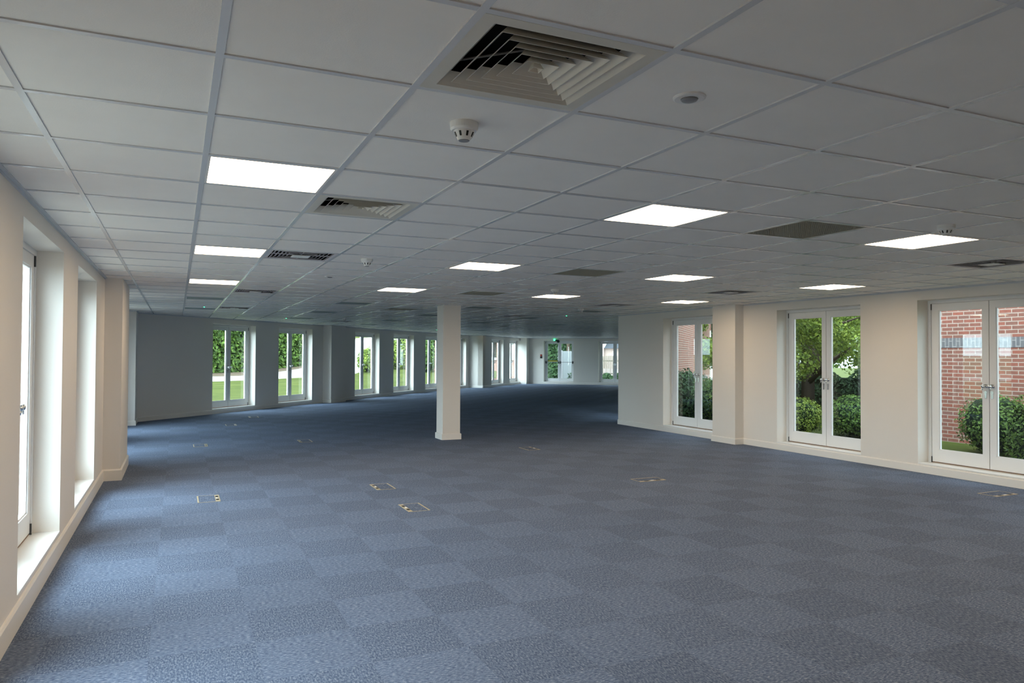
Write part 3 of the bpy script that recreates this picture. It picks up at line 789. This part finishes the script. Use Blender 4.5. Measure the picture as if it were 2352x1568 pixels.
def shrub(name, c, r, n, size, mat, label, cat='shrub', seed=1, group=None):
    """c centre on the ground, r=(rx,ry,h)"""
    rnd = random.Random(seed); root = tag(empty(name, c), label, cat, group)
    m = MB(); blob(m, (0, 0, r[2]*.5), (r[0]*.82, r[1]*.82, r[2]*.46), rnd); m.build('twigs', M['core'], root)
    f = FM()
    for _ in range(n):
        v = Vector((rnd.gauss(0, 1), rnd.gauss(0, 1), rnd.gauss(0, 1))).normalized()
        k = rnd.uniform(.80, 1.08)+.10*math.sin(v.x*7+seed)*math.sin(v.y*6+v.z*5)
        leaf_mesh(f, (v.x*r[0]*k, v.y*r[1]*k, r[2]*.5+v.z*r[2]*.5*k), v, size, rnd)
    f.build('foliage', mat, root)
    return root
def hedge(name, P, Q, z0, z1, th, n, size, mat, label, seed=1, cat='hedge'):
    rnd = random.Random(seed); P = Vector(P); Q = Vector(Q); d = Q-P; L_ = d.length; d /= L_; nn = Vector((-d.y, d.x))
    root = tag(empty(name, (P.x, P.y, z0), math.atan2(d.y, d.x)), label, cat)
    hh = z1-z0
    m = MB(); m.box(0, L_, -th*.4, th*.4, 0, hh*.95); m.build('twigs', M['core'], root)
    f = FM()
    for _ in range(n):
        x = rnd.uniform(0, L_)
        lump = .18*math.sin(x*1.7+seed)+.12*math.sin(x*4.1)+.1*math.sin(x*9)
        u = rnd.random()
        if u < .18: z = hh+lump*.8; y = rnd.uniform(-.5, .5)*th; v = (0, 0, 1)
        else:
            z = rnd.uniform(0, hh+lump*.8); sg = 1 if rnd.random() < .5 else -1
            y = sg*(th*.5+lump*.5*math.sin(z*3+x)+rnd.uniform(-.12, .12)); v = (0, sg, .3)
        leaf_mesh(f, (x, y, z), v, size, rnd)
    f.build('foliage', mat, root)
    return root
def tree(name, c, h, trunk_r, crown, n, size, mat, label, seed=1, low=.35, group=None):
    rnd = random.Random(seed); root = tag(empty(name, c), label, 'tree', group)
    m = MB(); m.tube([(0, 0, -.2), (.03, .02, h*.3), (-.05, .05, h*.6), (0, 0, h*.9)], [trunk_r*1.2, trunk_r, trunk_r*.7, trunk_r*.2], 12)
    br = []
    for k in range(9):
        a = rnd.uniform(0, 2*PI); z = h*rnd.uniform(low, .8); L_ = crown[0]*rnd.uniform(.5, .85)
        e = Vector((math.cos(a)*L_, math.sin(a)*L_, z+L_*rnd.uniform(.2, .6))); br.append(e)
        m.tube([(0, 0, z-.2), tuple(e*.5+Vector((0, 0, z*.5-.05))), tuple(e)], [trunk_r*.4, trunk_r*.25, trunk_r*.08], 7)
    m.build('trunk', M['bark'], root, smooth=True)
    f = FM(); cl = []
    for k in range(34):
        v = Vector((rnd.gauss(0, 1), rnd.gauss(0, 1), rnd.gauss(0, 1))).normalized()*rnd.uniform(.45, 1)
        cl.append((v.x*crown[0], v.y*crown[0], h*(1+low)/2+v.z*crown[1]))
    for _ in range(n):
        q = rnd.choice(cl); rr = crown[0]*.28
        v = Vector((rnd.gauss(0, 1), rnd.gauss(0, 1), rnd.gauss(0, 1))).normalized()
        p = (q[0]+v.x*rr*rnd.uniform(.5, 1), q[1]+v.y*rr*rnd.uniform(.5, 1), q[2]+v.z*rr*.8*rnd.uniform(.5, 1))
        leaf_mesh(f, p, v, size, rnd)
    f.build('foliage', mat, root)
    return root
def G(s, g): q = P0+D_*s+O_*g; return (q.x, q.y)
def Gz(s, g): q = G(s, g); return (q[0], q[1], gz(*q))

# garden side
a = az(-9, 43); b = az(10.0, 58)
hedge('ivy_hedge', a, b, .25, 8.2, 1.4, 52000, .30, M['leaf'], 'tall ivy-green hedge beyond the drive, behind the first two slanting-wall windows', 3)
for k, (a_, dd_, h_, mt) in enumerate(((11.6, 92, 10, 'leaf'), (13.6, 94, 11, 'leaf_d'), (15.6, 88, 11, 'leaf'), (17.6, 92, 12, 'leaf_d'))):
    c = az(a_, dd_)
    tree('broadleaf_tree', (c[0], c[1], gz(*c)-.2), h_, .3, (4.6, 4.4), 5500, .55, M[mt], ['far tree over the drive left of the fourth slanting-wall window', 'dark far tree at the top of the drive', 'pale far tree behind the fourth slanting-wall window', 'dark far tree beside the fifth slanting-wall window', 'tree outside the left windows, hardly visible'][k], 20+k, low=.15, group='trees beyond the drive')
c = az(13.62, 47); shrub('laurel_bush', (c[0], c[1], gz(*c)-.05), (.80, .80, 1.5), 3200, .14, M['leaf_y'], 'yellow-green bush on the lawn in the third slanting-wall window', seed=5)
c = az(15.95, 46); shrub('laurel_bush', (c[0], c[1], gz(*c)-.05), (1.35, 1.1, 1.9), 4600, .16, M['leaf_y'], 'large yellow-green bush filling the fourth slanting-wall window', seed=6)
c = az(17.72, 43); shrub('laurel_bush', (c[0], c[1], gz(*c)-.05), (.85, .85, 2.4), 3400, .16, M['leaf'], 'tall green bush in the window left of the column', seed=7)
# brick outbuilding seen left of the column
def block(name, F, x0, x1, y0, y1, z0, z1, label, cat='building', band=None, wins=()):
    root = tag(empty(name, (0, 0, 0)), label, cat)
    m = MB(); m.fbox(F, x0, x1, y0, y1, z0, z1); m.build('brick_walls', M['brick'], root)
    m = MB(); m.fbox(F, x0-.15, x1+.15, y0-.15, y1+.15, z1, z1+.15); m.build('parapet', M['steel'], root)
    if band:
        m = MB(); m.fbox(F, x0-.006, x1+.006, y0-.006, y1+.006, *band); m.build('soldier_course', M['soldier'], root)
    return root
def az_frame(a0, d0):
    """frame with x to the right across the view and y away, origin at azimuth a0 and distance d0"""
    o = Vector(az(a0, d0)); a = math.radians(a0); rx = Vector((math.cos(a), -math.sin(a))); fy = Vector((math.sin(a), math.cos(a)))
    return lambda x, y: tuple(o+rx*x+fy*y)
F = az_frame(18.25, 46)
block('brick_building', F, -.05, 3.6, 0, 6, -.2, 7, 'red brick building seen in the window just left of the column')
# beyond the far-left (dark wall) windows
c = az(23.0, 49); tree('broadleaf_tree', (c[0], c[1], -.2), 8.5, .25, (4.2, 3.4), 9000, .32, M['leaf'], 'tree seen in the narrow windows right of the column', 31, low=.3)
F = az_frame(24.6, 44)
block('garden_wall', F, -6, .6, 0, .3, -.2, 1.2, 'low brick wall outside the narrow windows right of the column', cat='wall')
# beyond the exit doors
c = az(27.6, 56); hedge('boundary_hedge', az(25.6, 50), az(30.2, 48), -.2, 3.3, 1.4, 9000, .25, M['leaf_d'], 'green hedge across the exit doors at the far end', 8)
c = az(28.9, 45); tree('broadleaf_tree', (c[0], c[1], -.2), 5.5, .15, (1.8, 1.7), 3500, .25, M['leaf'], 'tree with pale gaps right of the hedge, behind the exit doors', 33, low=.5)
F = az_frame(28.6, 42)
r = tag(empty('bin_store', (0, 0, 0)), 'pale grey screen standing outside the right-hand exit door', 'screen')
m = MB(); m.fbox(F, -.15, 1.6, 0, .1, -.15, 1.75); m.build('panel', principled('pale_grey_panel', (.14, .155, .155), .6, .3), r)
m = MB(); m.fbox(F, -.2, -.13, -.02, .12, -.15, 1.8); m.fbox(F, 1.58, 1.65, -.02, .12, -.15, 1.8); m.build('post', M['steel'], r)
# timber fence and the neighbour's house
F = az_frame(31.8, 44)
r = tag(empty('timber_fence', (0, 0, 0)), 'weathered upright-board fence outside the far right window', 'fence')
m = MB(); rnd = random.Random(4)
for k in range(46):
    x = -2.4+k*.115; m.fbox(F, x, x+.075, 0, .025, -.1, 1.48+rnd.uniform(-.03, .03))
m.build('boards', M['fence'], r)
m = MB(); m.fbox(F, -2.4, 2.9, .03, .07, .4, .48); m.fbox(F, -2.4, 2.9, .03, .07, 1.15, 1.23); m.build('rails', M['fence'], r)
c = F(0, -1.2)
hedge('low_hedge', F(-2.2, -1.4), F(2.6, -1.4), -.15, .35, 1.0, 5000, .14, M['leaf_d'], 'low dark hedge at the foot of the timber fence', 9)
F = az_frame(31.9, 95)
r = tag(empty('house', (0, 0, 0)), 'pinkish rendered house with a dark roof beyond the timber fence', 'house')
m = MB(); m.fbox(F, -6.0, -.45, 0, 8, -.2, 4.6); m.fbox(F, -.45, 8.5, .4, 8, -.2, 2.5); m.build('rendered_walls', M['render'], r)
m = MB()
e = [F(-.44, -.2), F(9.0, -.2), F(9.0, 8.5), F(-.44, 8.5)]; rd = [F(.5, 4), F(8.0, 4)]
m.poly([(*e[0], 2.42), (*e[1], 2.42), (*rd[1], 4.2), (*rd[0], 4.2)]); m.poly([(*e[2], 2.42), (*e[3], 2.42), (*rd[0], 4.2), (*rd[1], 4.2)])
m.poly([(*e[1], 2.42), (*e[2], 2.42), (*rd[1], 4.2)]); m.poly([(*e[3], 2.42), (*e[0], 2.42), (*rd[0], 4.2)]); m.poly([(*q, 2.41) for q in reversed(e)])
m.build('roof', M['roof'], r)
m = MB(); m.fbox(F, .7, 1.1, .30, .42, .9, 2.0); m.build('window', M['white'], r)

# courtyard on the right
IF = lambda x, y: (x, y)
block('brick_building', IF, 14.35, 22, 1.0, 8.7, -.3, 7.5, 'red brick building with a grey brick band behind the nearest right-hand doors', band=(1.70, 1.89))
shrub('round_bush', (13.35, 5.75, GZ), (.55, .55, 1.0), 3200, .055, M['leaf'], 'dark round bush in front of the brick building, left one', seed=11)
hedge('clipped_hedge', (12.9, 4.9), (11.9, 2.0), GZ, .80, .8, 9000, .055, M['leaf'], 'clipped hedge outside the nearest right-hand doors', 12)
tree('courtyard_tree', (14.25, 10.75, GZ), 5.6, .17, (2.05, 2.3), 30000, .085, M['leaf_y'], 'broad green tree behind the middle right-hand doors', 41, low=.10)
tree('courtyard_tree', (17.6, 13.6, GZ), 6.2, .16, (2.6, 2.6), 20000, .11, M['leaf_y'], 'lighter tree farther behind the middle right-hand doors', 42, low=.05)
shrub('round_bush', (12.35, 9.35, GZ), (.62, .62, .80), 5000, .05, M['leaf_y'], 'bright yellow-green clipped bush low behind the middle right-hand doors', seed=13)
shrub('round_bush', (13.4, 8.55, GZ), (.75, .6, .85), 4500, .055, M['leaf'], 'mid green bush right of the bright clipped one', seed=14)
hedge('courtyard_hedge', (15.0, 13.8), (18.6, 9.6), GZ, 1.0, 1.0, 8000, .09, M['leaf_d'], 'dark hedge behind the courtyard tree', 15)
shrub('leafy_shrub', (12.5, 13.3, GZ), (.85, .8, 1.25), 4500, .085, M['leaf_d'], 'dark leafy shrub low behind the farthest right-hand doors', seed=16)
shrub('leafy_shrub', (13.25, 13.1, GZ), (.8, .7, 1.0), 4200, .085, M['leaf'], 'green leafy shrub right of the dark one behind the farthest right-hand doors', seed=17)
tree('courtyard_tree', (21.5, 23.8, GZ), 6.5, .18, (2.4, 2.6), 11000, .17, M['leaf_y'], 'light green tree behind the farthest right-hand doors', 43, low=.2)
for k, (a_, d_) in enumerate(((40.5, 54), (45, 44), (50, 52))):
    c = az(a_, d_); tree('boundary_tree', (c[0], c[1], GZ), 9, .3, (4.2, 4.2), 7000, .4, M['leaf' if k % 2 else 'leaf_d'], ['boundary tree of the courtyard, leftmost', 'boundary tree of the courtyard, second from the left', 'boundary tree of the courtyard, third from the left', 'boundary tree behind the brick building', 'boundary tree hidden by the brick building'][k], 50+k, low=.05, group='boundary trees of the courtyard')
# downpipe on the wing
q = W(9.3, TD+.42); r = tag(empty('downpipe', (q[0], q[1], 0)), 'white rainwater pipe on the brick wing behind the farthest right-hand doors', 'pipe')
m = MB(); m.tube([(0, 0, GZ), (0, 0, 6)], .045, 12)
for z in (.6, 2.0, 3.4, 4.8): m.tube([(0, 0, z), (0, 0, z+.06)], .058, 12)
m.build('pipe', M['white'], r)

# ------------------------------------------------------------------ daylight
wd = bpy.data.worlds.new('overcast'); S.world = wd; wd.use_nodes = True
nt = wd.node_tree
for n in list(nt.nodes): nt.nodes.remove(n)
out = nt.nodes.new('ShaderNodeOutputWorld'); bg = nt.nodes.new('ShaderNodeBackground')
tc = nt.nodes.new('ShaderNodeTexCoord'); sp = nt.nodes.new('ShaderNodeSeparateXYZ'); rp = nt.nodes.new('ShaderNodeValToRGB')
nt.links.new(tc.outputs['Generated'], sp.inputs[0]); nt.links.new(sp.outputs[2], rp.inputs[0]); nt.links.new(bg.outputs[0], out.inputs[0])
# the sun behind thin cloud makes the left part of the sky brighter
dt = nt.nodes.new('ShaderNodeVectorMath'); dt.operation = 'DOT_PRODUCT'; gd = Vector((-.84, -.36, .42)).normalized(); dt.inputs[1].default_value = gd
nt.links.new(tc.outputs['Generated'], dt.inputs[0])
mxn = nt.nodes.new('ShaderNodeMath'); mxn.operation = 'MAXIMUM'; mxn.inputs[1].default_value = 0; nt.links.new(dt.outputs['Value'], mxn.inputs[0])
pw = nt.nodes.new('ShaderNodeMath'); pw.operation = 'POWER'; pw.inputs[1].default_value = 2.5; nt.links.new(mxn.outputs[0], pw.inputs[0])
ma = nt.nodes.new('ShaderNodeMath'); ma.operation = 'MULTIPLY_ADD'; ma.inputs[1].default_value = 3.2; ma.inputs[2].default_value = 1; nt.links.new(pw.outputs[0], ma.inputs[0])
vs_ = nt.nodes.new('ShaderNodeVectorMath'); vs_.operation = 'SCALE'; nt.links.new(rp.outputs[0], vs_.inputs[0]); nt.links.new(ma.outputs[0], vs_.inputs['Scale'])
nt.links.new(vs_.outputs[0], bg.inputs[0])
rp.color_ramp.elements[0].position = 0; rp.color_ramp.elements[0].color = (.53, .64, .75, 1)
rp.color_ramp.elements[1].position = .9; rp.color_ramp.elements[1].color = (.85, 1.0, 1.15, 1)
bg.inputs[1].default_value = 6.4
wd.cycles.sampling_method = 'MANUAL'; wd.cycles.sample_map_resolution = 256
# ------------------------------------------------------------------ camera
F_PX = 1687.0
yaw, pit, rol = .4275, .0183, .0052
f = Vector((math.sin(yaw)*math.cos(pit), math.cos(yaw)*math.cos(pit), math.sin(pit)))
r_ = Vector((math.cos(yaw), -math.sin(yaw), 0)); u_ = r_.cross(f)
r2 = r_*math.cos(rol)+u_*math.sin(rol); u2 = -r_*math.sin(rol)+u_*math.cos(rol)
cam = bpy.data.cameras.new('camera'); co = bpy.data.objects.new('camera', cam); COL.objects.link(co)
mt = Matrix((r2, u2, -f)).transposed().to_4x4(); mt.translation = Vector((.496, -2.336, 1.513)); co.matrix_world = mt
cam.sensor_fit = 'HORIZONTAL'; cam.sensor_width = 36; cam.lens = 36*F_PX/2352
cam.clip_start = .05; cam.clip_end = 500
S.camera = co

vs = S.view_settings
vs.view_transform = 'Standard'; vs.look = 'None'; vs.gamma = 1; vs.use_curve_mapping = False; vs.exposure = 0
cy = S.cycles
cy.use_denoising = True
cy.max_bounces = 10; cy.diffuse_bounces = 6; cy.glossy_bounces = 4; cy.transparent_max_bounces = 16; cy.transmission_bounces = 4
cy.sample_clamp_indirect = 6
cy.caustics_reflective = False; cy.caustics_refractive = False
